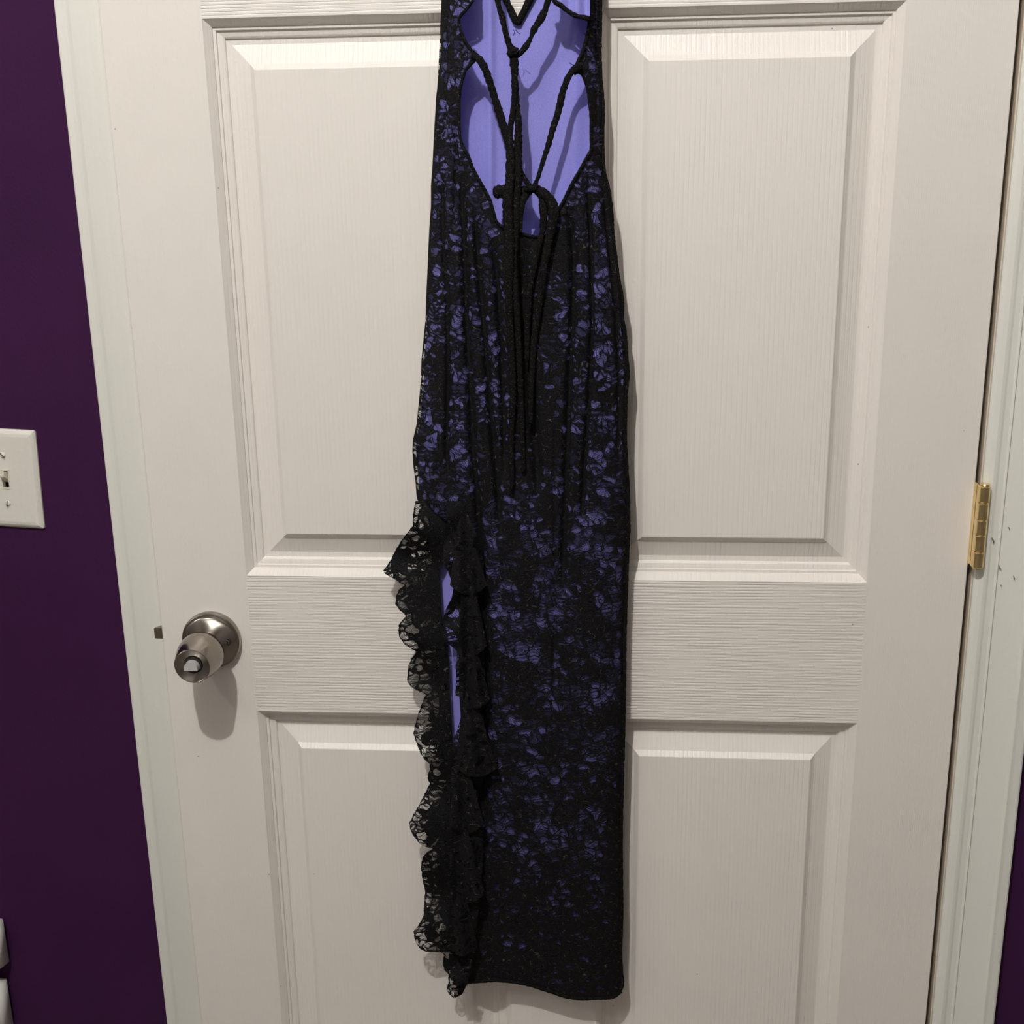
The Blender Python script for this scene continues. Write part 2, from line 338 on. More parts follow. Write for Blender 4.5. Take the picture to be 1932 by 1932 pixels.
def panel(x0,x1,z0,z1):
    V=[];Fc=[]
    for s,d in pprof: V+=[(x0+s,d,z0+s),(x1-s,d,z0+s),(x1-s,d,z1-s),(x0+s,d,z1-s)]
    for i in range(len(pprof)-1):
        for k in range(4): Fc.append((4*i+k,4*i+(k+1)%4,4*i+4+(k+1)%4,4*i+4+k))
    k=4*(len(pprof)-1); Fc.append((k,k+1,k+2,k+3))
    return mesh('door_panel',V,Fc,m_panel,door)
for z0,z1 in PZ: panel(ST,ML,z0,z1); panel(MR,W-ST,z0,z1)
# knob
kx,kz=.0605,.9125; tl=math.radians(2.5)
kn=lathe('door_knob',[(.0118,.018),(.0122,.026),(.0165,.0285),(.0225,.032),(.0252,.037),(.0262,.043),(.0260,.050),(.0248,.058),(.0228,.066),(.0210,.0725),(.0203,.0745),(.0195,.0750),(.0185,.0743),(.012,.0715),(.0075,.0700)],(kx,0,kz),m_nickel,door,96,tl)
kn['label']='brushed nickel privacy knob'
lathe('rose',[(.0343,.0),(.0347,.002),(.0347,.0060),(.0340,.0078),(.0325,.0086),(.0322,.0080),(.0312,.0082),(.028,.0105),(.022,.0150),(.0175,.0200),(.0160,.0215),(.0125,.0216)],(kx,0,kz),m_nickel,kn,96,0)
# thumb turn: half-round tab in a dark slot
bm=bmesh.new(); pts=[(-.0082,-.0010),(-.0082,-.0030),(.0082,-.0030),(.0082,-.0010)]+[(.0082*math.cos(a),.0000+.0072*math.sin(a)) for a in np.linspace(.15,math.pi-.15,14)]
f0=[bm.verts.new((x,-.0690,z)) for x,z in pts]; f1=[bm.verts.new((x*.94,-.0805,z*.94)) for x,z in pts]
bm.faces.new(f1); bm.faces.new(f0[::-1])
for i in range(len(pts)): bm.faces.new((f0[i],f1[i],f1[(i+1)%len(pts)],f0[(i+1)%len(pts)]))
bmesh.ops.recalc_face_normals(bm,faces=bm.faces[:])
for v in bm.verts: v.co=Matrix.Rotation(tl,3,'X')@v.co+Vector((kx,0,kz))
tt=bmobj('thumb_turn',bm,m_chrome,kn); tt['label']='polished thumb turn'
lathe('turn_socket',[(.0098,.0688),(.0098,.0722),(.0090,.0724)],(kx,0,kz),m_dark,kn,40,tl)
sx,sz=kx+.0215,kz+.0015
lathe('rose_screw',[(.0030,.011),(.0030,.0152),(.0024,.0160),(.0008,.0156)],(sx,0,sz),m_nickel,kn,24)
lathe('screw_recess',[(.0046,.0120),(.0046,.0146),(.0036,.0148)],(sx,0,sz),m_dark,kn,24)
# latch bolt
bm=bmesh.new(); x0,x1=-.0125,.004
z0_,z1_=.9085,.9225
vs=[bm.verts.new(c) for c in [(x1,.006,z0_),(x1,.006,z1_),(x0,.006,z1_),(x0,.006,z0_),(x1,.020,z0_),(x1,.020,z1_),(x0+.010,.020,z1_),(x0+.010,.020,z0_)]]
for q in [(0,1,2,3),(4,7,6,5),(0,3,7,4),(1,5,6,2),(3,2,6,7),(0,4,5,1)]: bm.faces.new([vs[i] for i in q])
bmesh.ops.recalc_face_normals(bm,faces=bm.faces[:]); bmesh.ops.bevel(bm,geom=bm.edges[:],offset=.0008,segments=2,affect='EDGES')
lb=bmobj('latch_bolt',bm,m_steel,door); lb['label']='small metal latch bolt showing at the door edge'
# hinges (middle one is in view)
def hinge(zb,H=.0915):
    hg=box('hinge',(W-.0002,-.0065,zb+.001),(W+.0016,.030,zb+H-.001),m_brass,door); hg['label']='polished brass hinge'
    V=[(W,-.0045,zb),(W,-.0045,zb+H),(HX-.0045,HY-.0035,zb+H),(HX-.0045,HY-.0035,zb),(W-.0008,-.0002,zb),(W-.0008,-.0002,zb+H)]
    lf=mesh('leaf',[(W-.0008,0,zb),(W+.0002,-.0042,zb),(HX-.0055,HY-.0022,zb),(HX,HY+.006,zb),(W-.0008,0,zb+H),(W+.0002,-.0042,zb+H),(HX-.0055,HY-.0022,zb+H),(HX,HY+.006,zb+H)],
        [(0,1,5,4),(1,2,6,5),(2,3,7,6),(3,0,4,7),(3,2,1,0),(4,5,6,7)],m_brass,hg)
    hs=[.2,.205,.185,.21,.2]; z=zb; r=.0061
    for k,h in enumerate(hs):
        L_=h*H; lathe('knuckle',[(r-.0009,.0002),(r,.0010),(r,L_-.0010),(r-.0009,L_-.0002)],(HX,HY,z),m_brass,hg,32,0,True,'Z'); z+=L_
    lathe('pin',[(.0048,-.0012),(.0048,H+.0002),(.0056,H+.0010),(.0050,H+.0020)],(HX,HY,zb),m_brass,hg,28,0,True,'Z')
for zb in (.20,1.0155,1.76): hinge(zb)

# ---------------------------------------------------------------- switch plate (on the wall, slightly crooked)
pr_=PW(73.6,900,-.003); sc=PW(13,903,-.003)
tilt=-math.radians(1.7)
hw=pr_.x-sc.x; zc=sc.z
sw=empty('light_switch',(sc.x,0,zc)); sw.rotation_euler=(0,-tilt,0); tag(sw,'white toggle light switch on the purple wall at the left edge','light switch')
hh=.0615
bm=bmesh.new(); rings=[(0,0,.0),(0,.0,.0022),(.0022,.0,.0042),(.0048,.0,.0056),(.0085,.0,.0062)]
vv=[]
for ins,_,t_ in rings:
    vv.append([bm.verts.new((sx_*(hw-ins),-t_,sz_*(hh-ins))) for sx_,sz_ in ((-1,-1),(1,-1),(1,1),(-1,1))])
for i in range(len(vv)-1):
    for k in range(4): bm.faces.new((vv[i][k],vv[i][(k+1)%4],vv[i+1][(k+1)%4],vv[i+1][k]))
# face with toggle slot
sl=[bm.verts.new((x,-.0062,z)) for x,z in ((-.0053,-.0122),(.0053,-.0122),(.0053,.0122),(-.0053,.0122))]
for k in range(4): bm.faces.new((vv[-1][k],vv[-1][(k+1)%4],sl[(k+1)%4],sl[k]))
bmesh.ops.bevel(bm,geom=[e for e in bm.edges if e.verts[0] in vv[1] and e.verts[1] in vv[0] or e.verts[1] in vv[1] and e.verts[0] in vv[0]],offset=.0015,segments=3,affect='EDGES')
bmobj('wall_plate',bm,m_plate,sw)
box('toggle_frame',(-.0053,-.0066,-.0122),(-.0042,.001,.0122),m_toggle,sw)
tf=bmesh.new()
for a_,b_ in (((-.0053,-.0068,-.0122),(.0053,.001,-.0108)),((-.0053,-.0068,.0108),(.0053,.001,.0122)),((.0042,-.0066,-.0122),(.0053,.001,.0122)),((-.0053,.0,-.0122),(.0053,.001,.0122))):
    r_=bmesh.ops.create_cube(tf,size=1)['verts']
    for v in r_: v.co=Vector((v.co.x*(b_[0]-a_[0])+(a_[0]+b_[0])/2,v.co.y*(b_[1]-a_[1])+(a_[1]+b_[1])/2,v.co.z*(b_[2]-a_[2])+(a_[2]+b_[2])/2))
bmobj('toggle_frame',tf,m_toggle,sw)
bm=bmesh.new(); 
A=[(-.0036,-.001,-.0050),(.0036,-.001,-.0050),(.0036,-.001,.0070),(-.0036,-.001,.0070)]; B=[(-.0032,-.0150,.0052),(.0032,-.0150,.0052),(.0032,-.0140,.0125),(-.0032,-.0140,.0125)]
va=[bm.verts.new(c) for c in A]; vb=[bm.verts.new(c) for c in B]
bm.faces.new(vb); bm.faces.new(va[::-1])
for k in range(4): bm.faces.new((va[k],va[(k+1)%4],vb[(k+1)%4],vb[k]))
bmesh.ops.recalc_face_normals(bm,faces=bm.faces[:]); bmesh.ops.bevel(bm,geom=bm.edges[:],offset=.0008,segments=2,affect='EDGES')
bmobj('toggle',bm,m_toggle,sw)
for sz_,ang in ((.0302,-.75),(-.0302,.10)):
    s_=lathe('screw',[(.0036,.0060),(.0036,.0066),(.0030,.0075),(.0016,.0080)],(0,0,sz_),m_scr,sw,24)
    bm=bmesh.new(); bmesh.ops.create_cube(bm,size=1)
    for v in bm.verts: v.co=Matrix.Rotation(ang,3,'Y')@Vector((v.co.x*.0009,v.co.y*.0016-.0079,v.co.z*.0066))+Vector((0,0,sz_))
    bmobj('screw_slot',bm,simple('slot',(.10,.09,.08),.7),s_)
# ---------------------------------------------------------------- outlet and the two plug-in bodies whose corners enter at lower left
def plugin(u,v0,v1,depth,name,lab,wd=.062):
    pt=PW(u,v1,-depth); top=PW(u,v0,-depth); e=empty(name,(pt.x-wd/2,-.006,pt.z)); tag(e,lab,'plug')
    H=top.z-pt.z
    bm=bmesh.new(); bmesh.ops.create_cube(bm,size=1)
    for v in bm.verts:
        fr=1. if v.co.y>0 else .90
        v.co=Vector((v.co.x*wd*fr,-(depth-.006)/2-v.co.y*-(depth-.006),H/2+v.co.z*H*(1 if v.co.y>0 else .93)))
    bmesh.ops.bevel(bm,geom=bm.edges[:],offset=.0022,segments=3,affect='EDGES'); bmesh.ops.recalc_face_normals(bm,faces=bm.faces[:])
    bmobj('housing',bm,m_white,e,True)
    lathe('prong',[(.002,-.004),(.002,.002),(.0018,.003)],(-.006,0,H/2),m_steel,e,12)
    return e
o1=PW(9,1848,0)
outl=empty('outlet_plate',(o1.x-.033,0,o1.z)); tag(outl,'white wall outlet plate behind the two plug-ins, lower left','outlet')
box('cover_plate',(-.022,-.005,-.057),(.022,0,.057),m_plate,outl,bev=.0015)
plugin(2,1752,1836,.030,'plug_in_adapter','white plug-in unit on the purple wall, upper of the two at lower left')
plugin(11,1866,1960,.030,'plug_in_adapter','white plug-in unit on the purple wall, lower of the two at lower left')

# ================================================================ the dress
dress=empty('lace_dress',(0,0,0)); dress.matrix_world=D2W
tag(dress,'long black lace dress with lavender lining and ruffled slit, hanging on the white door','dress')
def interp(tab,v):
    vs=[p[1] for p in tab]; us=[p[0] for p in tab]; return np.interp(v,vs,us)
Lout=[(835,-220),(833,0),(833,60),(831,110),(827,150),(823,180),(821,215),(818,265),(816,310),(813,350),(813,390),(810,430),(808,470),(806,520),(804,560),(803,600),(799,640),(795,680),(794,720),(790,760),(786,800),(779,830),(778,850),(780,880),(784,910),(786,940),(800,965),(832,990),(852,1030),(860,1080),(866,1150),(866,1300),(872,1400),(872,1850),(872,1890)]
Rout=[(1135,-220),(1135,0),(1135,30),(1134,100),(1136,150),(1139,185),(1140,215),(1139,260),(1140,300),(1143,330),(1151,360),(1156,400),(1158,440),(1163,480),(1168,520),(1174,550),(1177,580),(1176,600),(1181,625),(1184,670),(1187,705),(1183,745),(1182,790),(1182,840),(1185,890),(1187,920),(1188,960),(1188,1000),(1186,1050),(1184,1100),(1181,1200),(1180,1300),(1178,1400),(1176,1480),(1174,1560),(1174,1640),(1175,1720),(1173,1800),(1176,1850),(1177,1900)]
HEM=[(860,1858),(880,1856),(900,1854),(935,1852),(970,1855),(1000,1861),(1035,1872),(1065,1882),(1095,1887),(1120,1886),(1150,1885),(1163,1880),(1172,1872),(1178,1862)]
hemv=lambda u: np.interp(u,[p[0] for p in HEM],[p[1] for p in HEM])
OPEN=[(893,-230),(893,0),(884,13),(868,32),(866,45),(873,67),(879,80),(886,90),(893,98),(902,106),(893,117),(880,130),(874,145),(868,170),(866,200),(866,230),(868,260),(874,278),(884,295),(890,312),(900,332),(913,355),(923,375),(930,395),(935,415),(947,428),(962,436),(980,440),(1005,446),(1030,445),(1040,432),(1046,412),(1051,400),(1060,385),(1070,365),(1080,345),(1090,328),(1100,310),(1110,292),(1115,280),(1115,250),(1115,220),(1112,190),(1109,170),(1103,150),(1098,140),(1090,136),(1083,140),(1080,135),(1086,124),(1092,112),(1098,100),(1103,85),(1108,65),(1111,45),(1112,33),(1095,32),(1083,28),(1070,20),(1058,10),(1045,0),(1030,-230)]
def inpoly(U,V,poly):
    U=np.asarray(U);V=np.asarray(V);c=np.zeros(U.shape,bool);n=len(poly);j=n-1
    for i in range(n):
        xi,yi=poly[i];xj,yj=poly[j]
        if yi!=yj: c^=((yi>V)!=(yj>V))&(U<(xj-xi)*(V-yi)/(yj-yi)+xi)
        j=i
    return c
def smoothnoise(seed,U,V,su,sv):
    r=np.random.default_rng(seed); o=0
    for k in range(5):
        a=r.uniform(.5,1.6,2); p=r.uniform(0,6.28,2); o=o+np.sin(U/su*a[0]+p[0]+1.7*np.sin(V/sv*a[1]+p[1]))
    return o/5
# fold valleys: (table of (u,v), depth m, half width px)
VAL=[([(836,440),(844,560),(846,700),(843,850),(850,960)],.0065,5,300,930),
     ([(868,300),(877,480),(880,600),(887,720),(893,850),(902,960),(910,1100),(914,1300),(912,1500)],.0085,7,300,1560),
     ([(893,380),(903,500),(915,640),(925,760),(938,900),(944,1000)],.0075,6,380,1020),
     ([(925,430),(938,520),(946,640),(950,780),(952,900)],.0075,6,430,930),
     ([(990,450),(988,600),(1004,760),(1015,900)],.008,9,450,960),
     ([(1075,390),(1083,480),(1081,600),(1075,720),(1070,850),(1066,960),(1062,1080)],.0085,7,380,1120),
     ([(1108,330),(1115,470),(1118,600),(1113,740),(1103,880),(1098,980)],.0075,5,320,1010),
     ([(1135,330),(1150,470),(1163,600),(1168,720),(1166,850)],.0065,5,330,900),
     ([(1048,800),(1046,950),(1047,1150),(1043,1350)],.0030,3,780,1400),
     ([(845,0),(842,150),(838,260)],.004,4,-200,300),([(1124,0),(1126,150),(1127,280)],.004,3,-200,300),
     ([(858,200),(862,300),(856,420)],.005,4,180,460)]
def fade(v,a,b,s=70): return np.clip((v-a)/s,0,1)*np.clip((b-v)/s,0,1)
def yback(U,V):
    U=np.asarray(U,float);V=np.asarray(V,float)
    l=interp(Lout,V);r=interp(Rout,V); t=np.clip((U-l)/(r-l)*2-1,-1,1)
    d=np.interp(V,[-220,100,400,900,1300,1887],[.046,.044,.046,.044,.040,.030])
    edge=1-np.abs(t)**5
    y=-(.020+(d-.020)*edge)
    for tab,amp,wd,a,b in VAL:
        uc=interp(tab,V); y=y+amp*fade(V,a,b)*np.exp(-((U-uc)/wd)**2)*np.clip(edge*3,0,1)
    y=y-.0012*smoothnoise(3,U,V,9,60)*fade(V,300,1000,150)-.0014*smoothnoise(8,U,V,22,90)*np.clip((V-900)/200,0,1)
    return y
def grid(name,us,vs,yfun,mat,parent,kill=None,dense=None,lf=None,rf=None,nu=100,bottom=None,uvs=1.,smooth=True):
    V,T=np.meshgrid(vs,np.linspace(0,1,nu),indexing='ij')
    U=lf(V)+(rf(V)-lf(V))*T
    if bottom is not None:
        vmax=bottom(U); v0=vs[0]; V2=v0+(V-v0)*(vmax-v0)/(vs[-1]-v0); V=V2; U=lf(V)+(rf(V)-lf(V))*T
    Y=yfun(U,V); Q=Pv(U,V,Y)
    ds=np.sqrt(np.sum(np.diff(Q[...,[0,1]],axis=1)**2,-1)); arc=np.concatenate([np.zeros((len(vs),1)),np.cumsum(ds,1)],1)
    mid=arc[:,nu//2:nu//2+1]; uvx=arc-mid+Q[:,nu//2:nu//2+1,0]
    uv=np.stack([uvx*uvs,Q[...,2]*uvs],-1).reshape(-1,2)
    idx=np.arange(len(vs)*nu).reshape(len(vs),nu)
    fa=np.stack([idx[:-1,:-1],idx[1:,:-1],idx[1:,1:],idx[:-1,1:]],-1)
    keep=np.ones(fa.shape[:2],bool)
    if kill is not None:
        uc=(U[:-1,:-1]+U[1:,1:])/2;vc=(V[:-1,:-1]+V[1:,1:])/2; keep&=~kill(uc,vc)
    fa=fa[keep]
    at=dense(U,V).ravel() if dense is not None else np.zeros(U.size)
    o=mesh(name,Q.reshape(-1,3).tolist(),fa.tolist(),mat,parent,smooth,uv,at)
    return o
def lump(U,V,cu,cv,su,sv): return np.exp(-((U-cu)/su)**2-((V-cv)/sv)**2)
def dense_body(U,V):
    l=interp(Lout,V);r=interp(Rout,V)
    d=1.6*np.exp(-((r-U)/7)**2)*(V>300)+1.3*np.exp(-((U-l)/3.5)**2)*np.where(V<600,1,.45)
    d=d+.40*lump(U,V,985,620,28,300)+.45*lump(U,V,1035,790,40,80)+.35*lump(U,V,1068,455,14,45)+.45*lump(U,V,985,470,40,35)
    d=d+.40*np.clip((935-U)/40,0,1)*np.clip((V-1000)/120,0,1)+.34*np.clip((V-1580)/170,0,1)+.10*np.clip((V-1180)/250,0,1)+.5*np.clip((U-1135)/25,0,1)*np.clip((V-1450)/80,0,1)
    d=d+.4*lump(U,V,1095,1165,32,60)+.35*lump(U,V,1000,1290,50,30)+.35*lump(U,V,1110,1490,50,30)+.3*lump(U,V,975,900,50,30)
    for tab,amp,wd,a,b in VAL[:8]:  # lace closed up along the fold valleys, painting in the dark of the folds
        d=d+1.1*np.exp(-((U-interp(tab,V))/(wd*.62))**2)*fade(V,a,b)
    hv=hemv(U); d=d+.6*np.exp(-((hv-V)/12)**2)
    return d
vs=np.concatenate([np.arange(-220,1886,3.),[1888.]])
openk=lambda U,V: inpoly(U,V,OPEN)
lace=grid('lace_overlay',None,vs,lambda U,V: yback(U,V),m_lace,dress,openk,dense_body,lambda V:interp(Lout,V),lambda V:interp(Rout,V),120,hemv)
lace['label']='sheer black floral lace'
# grown opening keeps the lining off the piping
def lin_l(V): return interp(Lout,V)+np.interp(V,[0,560,640,900,960],[1,1,5,7,3])
back_lining=grid('back_lining',None,np.arange(-220,1887,6.),lambda U,V: yback(U,V)+np.interp(V,[0,850,1150],[.0012,.0014,.0034]),m_lav,dress,openk,None,lin_l,lambda V:interp(Rout,V)-9,90,lambda U:hemv(U)-6)
back_lining['label']='lavender lining under the lace'
# front half of the garment (the half that hangs against the door)
FLout=[(839,-220),(837,0),(830,150),(822,265),(817,390),(810,520),(809,620),(805,760),(793,850),(806,940),(815,1000),(820,1078),(828,1160),(838,1240),(846,1330),(852,1400),(860,1600),(868,1850),(868,1890)]
NECK=[(977,40),(959,0),(930,-60),(890,-230),(1068,-230),(1020,-60),(995,0)]
def yfront(U,V):
    y=np.interp(V,[-220,0,440,1000,1880],[-.013,-.012,-.013,-.014,-.012])+0*U
    y=y-.0045*np.exp(-((U-(925+.0*V))/9)**2)*fade(V,-400,420,60)-.0035*np.exp(-((U-1085)/16)**2)-.0012*smoothnoise(4,U,V,30,120)
    return y
front_lining=grid('front_lining',None,np.arange(-220,1887,4.),yfront,m_lav,dress,lambda U,V:inpoly(U,V,NECK),None,lambda V:interp(FLout,V),lambda V:interp(Rout,V)-9,110,lambda U:hemv(U)-10)
front_lining['label']='smooth lavender inside of the dress front'
front_lace=grid('front_lace',None,np.arange(-220,1887,6.),lambda U,V:yfront(U,V)+.004,m_lace,dress,lambda U,V:inpoly(U,V,NECK),lambda U,V:.4+0*U,lambda V:interp(FLout,V)-4,lambda V:interp(Rout,V)-3,70,lambda U:hemv(U)-3)
# side seam: the lace wraps round to the front half on the hinge side
def sideseam(name,outf,sg,v0,v1):
    vv=np.arange(v0,v1,6.); ts=np.linspace(0,1,8); V=[];uv=[]
    for v in vv:
        u=float(outf(v)); 
        for t in ts:
            y=-.0205+t*(.0205-.0085); uu=u+sg*(1.2*math.sin(math.pi*t)-3*t*t); V.append(P(uu,v,y)); uv.append((y,V[-1][2]))
    n=len(ts); Fc=[(i*n+k,(i+1)*n+k,(i+1)*n+k+1,i*n+k+1) for i in range(len(vv)-1) for k in range(n-1)]
    return mesh(name,V,Fc,m_cord,dress,True)
sideseam('side_seam',lambda v:interp(Rout,v),1,-220,1862)

# ---- tubes / flat cords
def ribbon(name,pts,mat,parent,w=6.,th=.0022,y=None,flat=.55,n=10,seed=0,wig=.0,cols=None):
    """pts: (u,v[,y[,w]]) with widths in photo px of the cord's full width; returns rounded flattened cord with gathered surface"""
    r=np.random.default_rng(seed+len(pts)); pp=np.array([[p[0],p[1],(p[2] if len(p)>2 and p[2] is not None else 0),(p[3] if len(p)>3 else w)] for p in pts],float)
    if y is not None:
        for i,p in enumerate(pts):
            if len(p)<3 or p[2] is None: pp[i,2]=y(p[0],p[1]) if callable(y) else y
    # Catmull-Rom resample
    out=[];m_=len(pp); ext=np.vstack([2*pp[0]-pp[1],pp,2*pp[-1]-pp[-2]])
    for i in range(m_-1):
        p0,p1,p2,p3=ext[i:i+4]; seg=max(3,int(np.hypot(*(p2-p1)[:2])/4))
        for k in range(seg):
            t=k/seg; out.append(.5*((2*p1)+(-p0+p2)*t+(2*p0-5*p1+4*p2-p3)*t*t+(-p0+3*p1-3*p2+p3)*t**3))
    out.append(pp[-1]); out=np.array(out)
    C=Pv(out[:,0],out[:,1],out[:,2]); px=1/ (F/ ((C-CAM)@FF)); half=out[:,3]*.5*px
    half=half*(1+r.normal(0,.07,len(half)))
    tan=np.gradient(C,axis=0); tan/=np.linalg.norm(tan,axis=1)[:,None]+1e-12
    V=[];k=len(C)
    for i in range(k):
        nrm=np.array([0,-1.,0]); side=np.cross(tan[i],nrm); side/=np.linalg.norm(side)+1e-9; nn=np.cross(side,tan[i])
        for j in range(n):
            a=2*math.pi*j/n; rr=1+r.normal(0,.05)
            V.append(C[i]+side*half[i]*math.cos(a)*rr+nn*half[i]*flat*math.sin(a)*rr)
    Fc=[(i*n+j,i*n+(j+1)%n,(i+1)*n+(j+1)%n,(i+1)*n+j) for i in range(k-1) for j in range(n)]
    Fc+=[tuple(range(n))[::-1],tuple(range((k-1)*n,k*n))]
    return mesh(name,V,Fc,mat,parent,True)
ysurf=lambda u,v: float(yback(np.array([u]),np.array([v]))[0])-.0008
# piping round the back opening, in the pieces the photo shows
iA=OPEN.index((884,13)); iB=OPEN.index((902,106)); iC=OPEN.index((1083,140)); iD=OPEN.index((1045,0))
ribbon('opening_piping',OPEN[1:iB+1],m_cord,dress,6,y=ysurf,seed=1)
ribbon('opening_piping',OPEN[iB:iC+1],m_cord,dress,6,y=ysurf,seed=2)
ribbon('opening_piping',OPEN[iC:iC+9],m_cord,dress,6,y=ysurf,seed=3)
ribbon('cup_piping',[(1112,36),(1103,33),(1095,32),(1083,28),(1070,20),(1058,10),(1045,0),(1030,-40)],m_cord,dress,9,y=lambda u,v:-.050,seed=4)
ribbon('side_piping',[(p[0]-1.5,p[1]) for p in Rout if p[1]<1862]+[(1174,1862),(1169,1870)],m_cord,dress,6,y=lambda u,v:ysurf(u-3,v),seed=5)
ribbon('hem_band',[(p[0],p[1]-2) for p in HEM[1:-1]],m_cord,dress,7,y=lambda u,v:ysurf(min(u,1170),v),seed=6)
ribbon('neckline_piping',[(900,-200),(930,-60),(955,0),(968,28),(976,42),(985,28),(999,0),(1025,-60),(1060,-200)],m_cord,dress,13,y=lambda u,v:-.016,seed=7)
# lavender cup lining showing above the right-hand cup edge
def cupy(U,V): return -.0475-.0022*np.sin((U-1050)/5.)+0*V
cup=grid('cup_lining',None,np.arange(-120,34,3.),cupy,m_lav,dress,lambda U,V: ~inpoly(U,V,[(1030,-150),(1045,0),(1058,10),(1070,20),(1083,28),(1095,32),(1113,33),(1113,-150)]),None,lambda V:1028+0*V,lambda V:1113+0*V,40)
# ---- halter cords
YC=-.047
ties=[
 ('tie_cord',[(925,-120,YC,10),(939,0,YC,10),(947,30,YC,11),(954,62,YC,11),(962,88,YC,12),(967,98,YC,12)]),
 ('tie_cord',[(1060,-120,YC,12),(1034,0,YC,12),(1023,30,YC,14),(1009,53,YC,13),(1001,72,YC,8),(992,88,YC,12),(979,103,YC,9),(972,108,YC,8)]),
 ('tie_cord',[(968,95,-.050,16),(970,115,-.050,16),(971,150,-.049,13),(970,190,-.049,11),(966,222,-.049,11),(962,250,-.049,12),(963,290,-.050,16),(962,340,-.052,18),(958,380,-.053,20),(959,420,-.053,20),(962,480,-.054,17),(960,560,-.053,14),(964,650,-.052,13),(968,740,-.051,12),(964,830,-.050,11),(966,905,-.049,9),(961,935,-.049,5)]),
 ('tie_cord',[(972,150,-.047,10),(975,200,-.047,13),(978,240,-.048,15),(977,290,-.048,16),(976,340,-.049,19),(974,380,-.050,18),(972,430,-.051,16),(970,500,-.052,14),(976,600,-.051,12),(981,700,-.050,11),(985,800,-.049,10),(988,890,-.048,8)]),
 ('side_strap',[(890,104,-.044,14),(898,107,-.045,14),(908,117,-.046,14),(920,142,-.046,14),(932,180,-.046,14),(943,215,-.046,15),(953,250,-.047,14),(961,280,-.048,14),(966,310,-.049,12)]),
 ('side_strap',[(1098,124,-.043,14),(1089,127,-.044,14),(1077,138,-.045,12),(1067,158,-.045,12),(1059,185,-.045,14),(1053,212,-.045,13),(1044,240,-.045,12),(1035,272,-.045,11),(1025,303,-.046,9),(1016,332,-.047,8),(1009,350,-.048,9)]),
 ('tie_cord',[(980,318,-.046,9),(989,336,-.047,9),(1000,352,-.048,10)]),
 ('bow_loop',[(1000,357,-.046,14),(975,362,-.043,20),(955,362,-.043,25),(942,362,-.043,26),(934,362,-.044,22),(930,362,-.044,12)]),
 ('bow_loop',[(1003,357,-.049,14),(996,363,-.050,14),(989,374,-.051,13),(985,390,-.051,10),(983,412,-.050,8),(982,440,-.050,7)]),
 ('bow_loop',[(1000,354,-.050,12),(1015,358,-.052,17),(1030,368,-.053,19),(1041,384,-.053,20),(1044,405,-.053,21),(1040,430,-.053,18),(1034,460,-.053,15),(1026,510,-.052,14),(1018,570,-.051,13),(1008,640,-.050,12),(1003,720,-.049,11),(1001,800,-.048,9)]),
 ('bow_loop',[(1012,360,-.050,12),(1022,374,-.051,12),(1025,395,-.051,16),(1025,425,-.051,13),(1020,450,-.051,10),(1010,490,-.051,12),(1000,540,-.051,12),(996,600,-.050,11),(994,680,-.049,9)]),
]
for i,(nm,pts) in enumerate(ties): ribbon(nm,pts,m_cord,dress,seed=20+i,flat=.42)
def knot(name,u,v,y,ru,rv,seed):
    c=P(u,v,y); px=((c-CAM)@FF)/F; bm=bmesh.new(); bmesh.ops.create_icosphere(bm,subdivisions=3,radius=1); r=random.Random(seed)
    for q in bm.verts:
        d=q.co.copy(); k=1+.14*math.sin(5*d.x+3*d.z+seed)+.10*math.sin(9*d.z-4*d.x)
        q.co=Vector((c[0]+d.x*ru*px*k,c[1]+d.y*.0045*k,c[2]+d.z*rv*px*k))
    return bmobj(name,bm,m_cord,dress,True)
knot('knot',968,98,-.050,11,11,1); knot('knot',1003,356,-.052,13,8,2)
# loose threads
for i,pts in enumerate([[(968,56),(971,60),(968,68)],[(973,56),(978,62),(982,64)],[(893,92),(898,96),(901,98)],[(1074,118),(1080,122),(1086,122)],[(1100,62),(1106,65),(1112,60)],[(1060,402),(1070,398),(1080,400)]]):
    ribbon('loose_thread',[(a_,b_,-.048,1.2) for a_,b_ in pts],m_cord,dress,1.2,seed=60+i,n=5,flat=1)

# ---- ruffles along the slit
RL=[(784,945),(779,970),(779,992),(770,1003),(757,1020),(745,1040),(738,1055),(723,1077),(727,1083),(740,1090),(755,1100),(763,1104),(752,1113),(747,1125),(746,1140),(753,1150),(762,1158),(766,1163),(757,1172),(752,1180),(752,1198),(757,1208),(765,1217),(777,1225),(786,1229),(775,1245),(770,1258),(768,1285),(775,1295),(785,1302),(800,1308),(803,1311),(795,1330),(788,1350),(782,1372),(780,1385),(785,1400),(793,1420),(800,1432),(810,1441),(811,1450),(806,1468),(811,1478),(800,1500),(790,1520),(780,1537),(772,1553),(775,1568),(782,1580),(792,1592),(803,1598),(818,1601),(806,1607),(797,1618),(794,1635),(797,1660),(802,1680),(800,1710),(799,1728),(790,1745),(780,1758),(783,1775),(792,1790),(805,1796),(833,1797),(838,1802),(835,1815),(838,1830),(846,1838),(846,1855),(843,1865),(847,1876),(856,1883)]
RLin=[(850,945),(848,1000),(838,1060),(828,1080),(834,1160),(846,1215),(848,1300),(854,1390),(864,1500),(872,1700),(880,1840),(879,1862),(872,1876),(858,1884)]
RRl=[(845,945),(838,1000),(836,1060),(848,1086),(856,1108),(852,1128),(842,1148),(836,1168),(838,1200),(845,1214),(862,1228),(861,1260),(859,1313),(871,1315),(872,1335),(869,1355),(862,1380),(856,1392),(852,1430),(850,1500),(850,1600),(848,1700),(846,1785),(850,1838),(858,1860)]
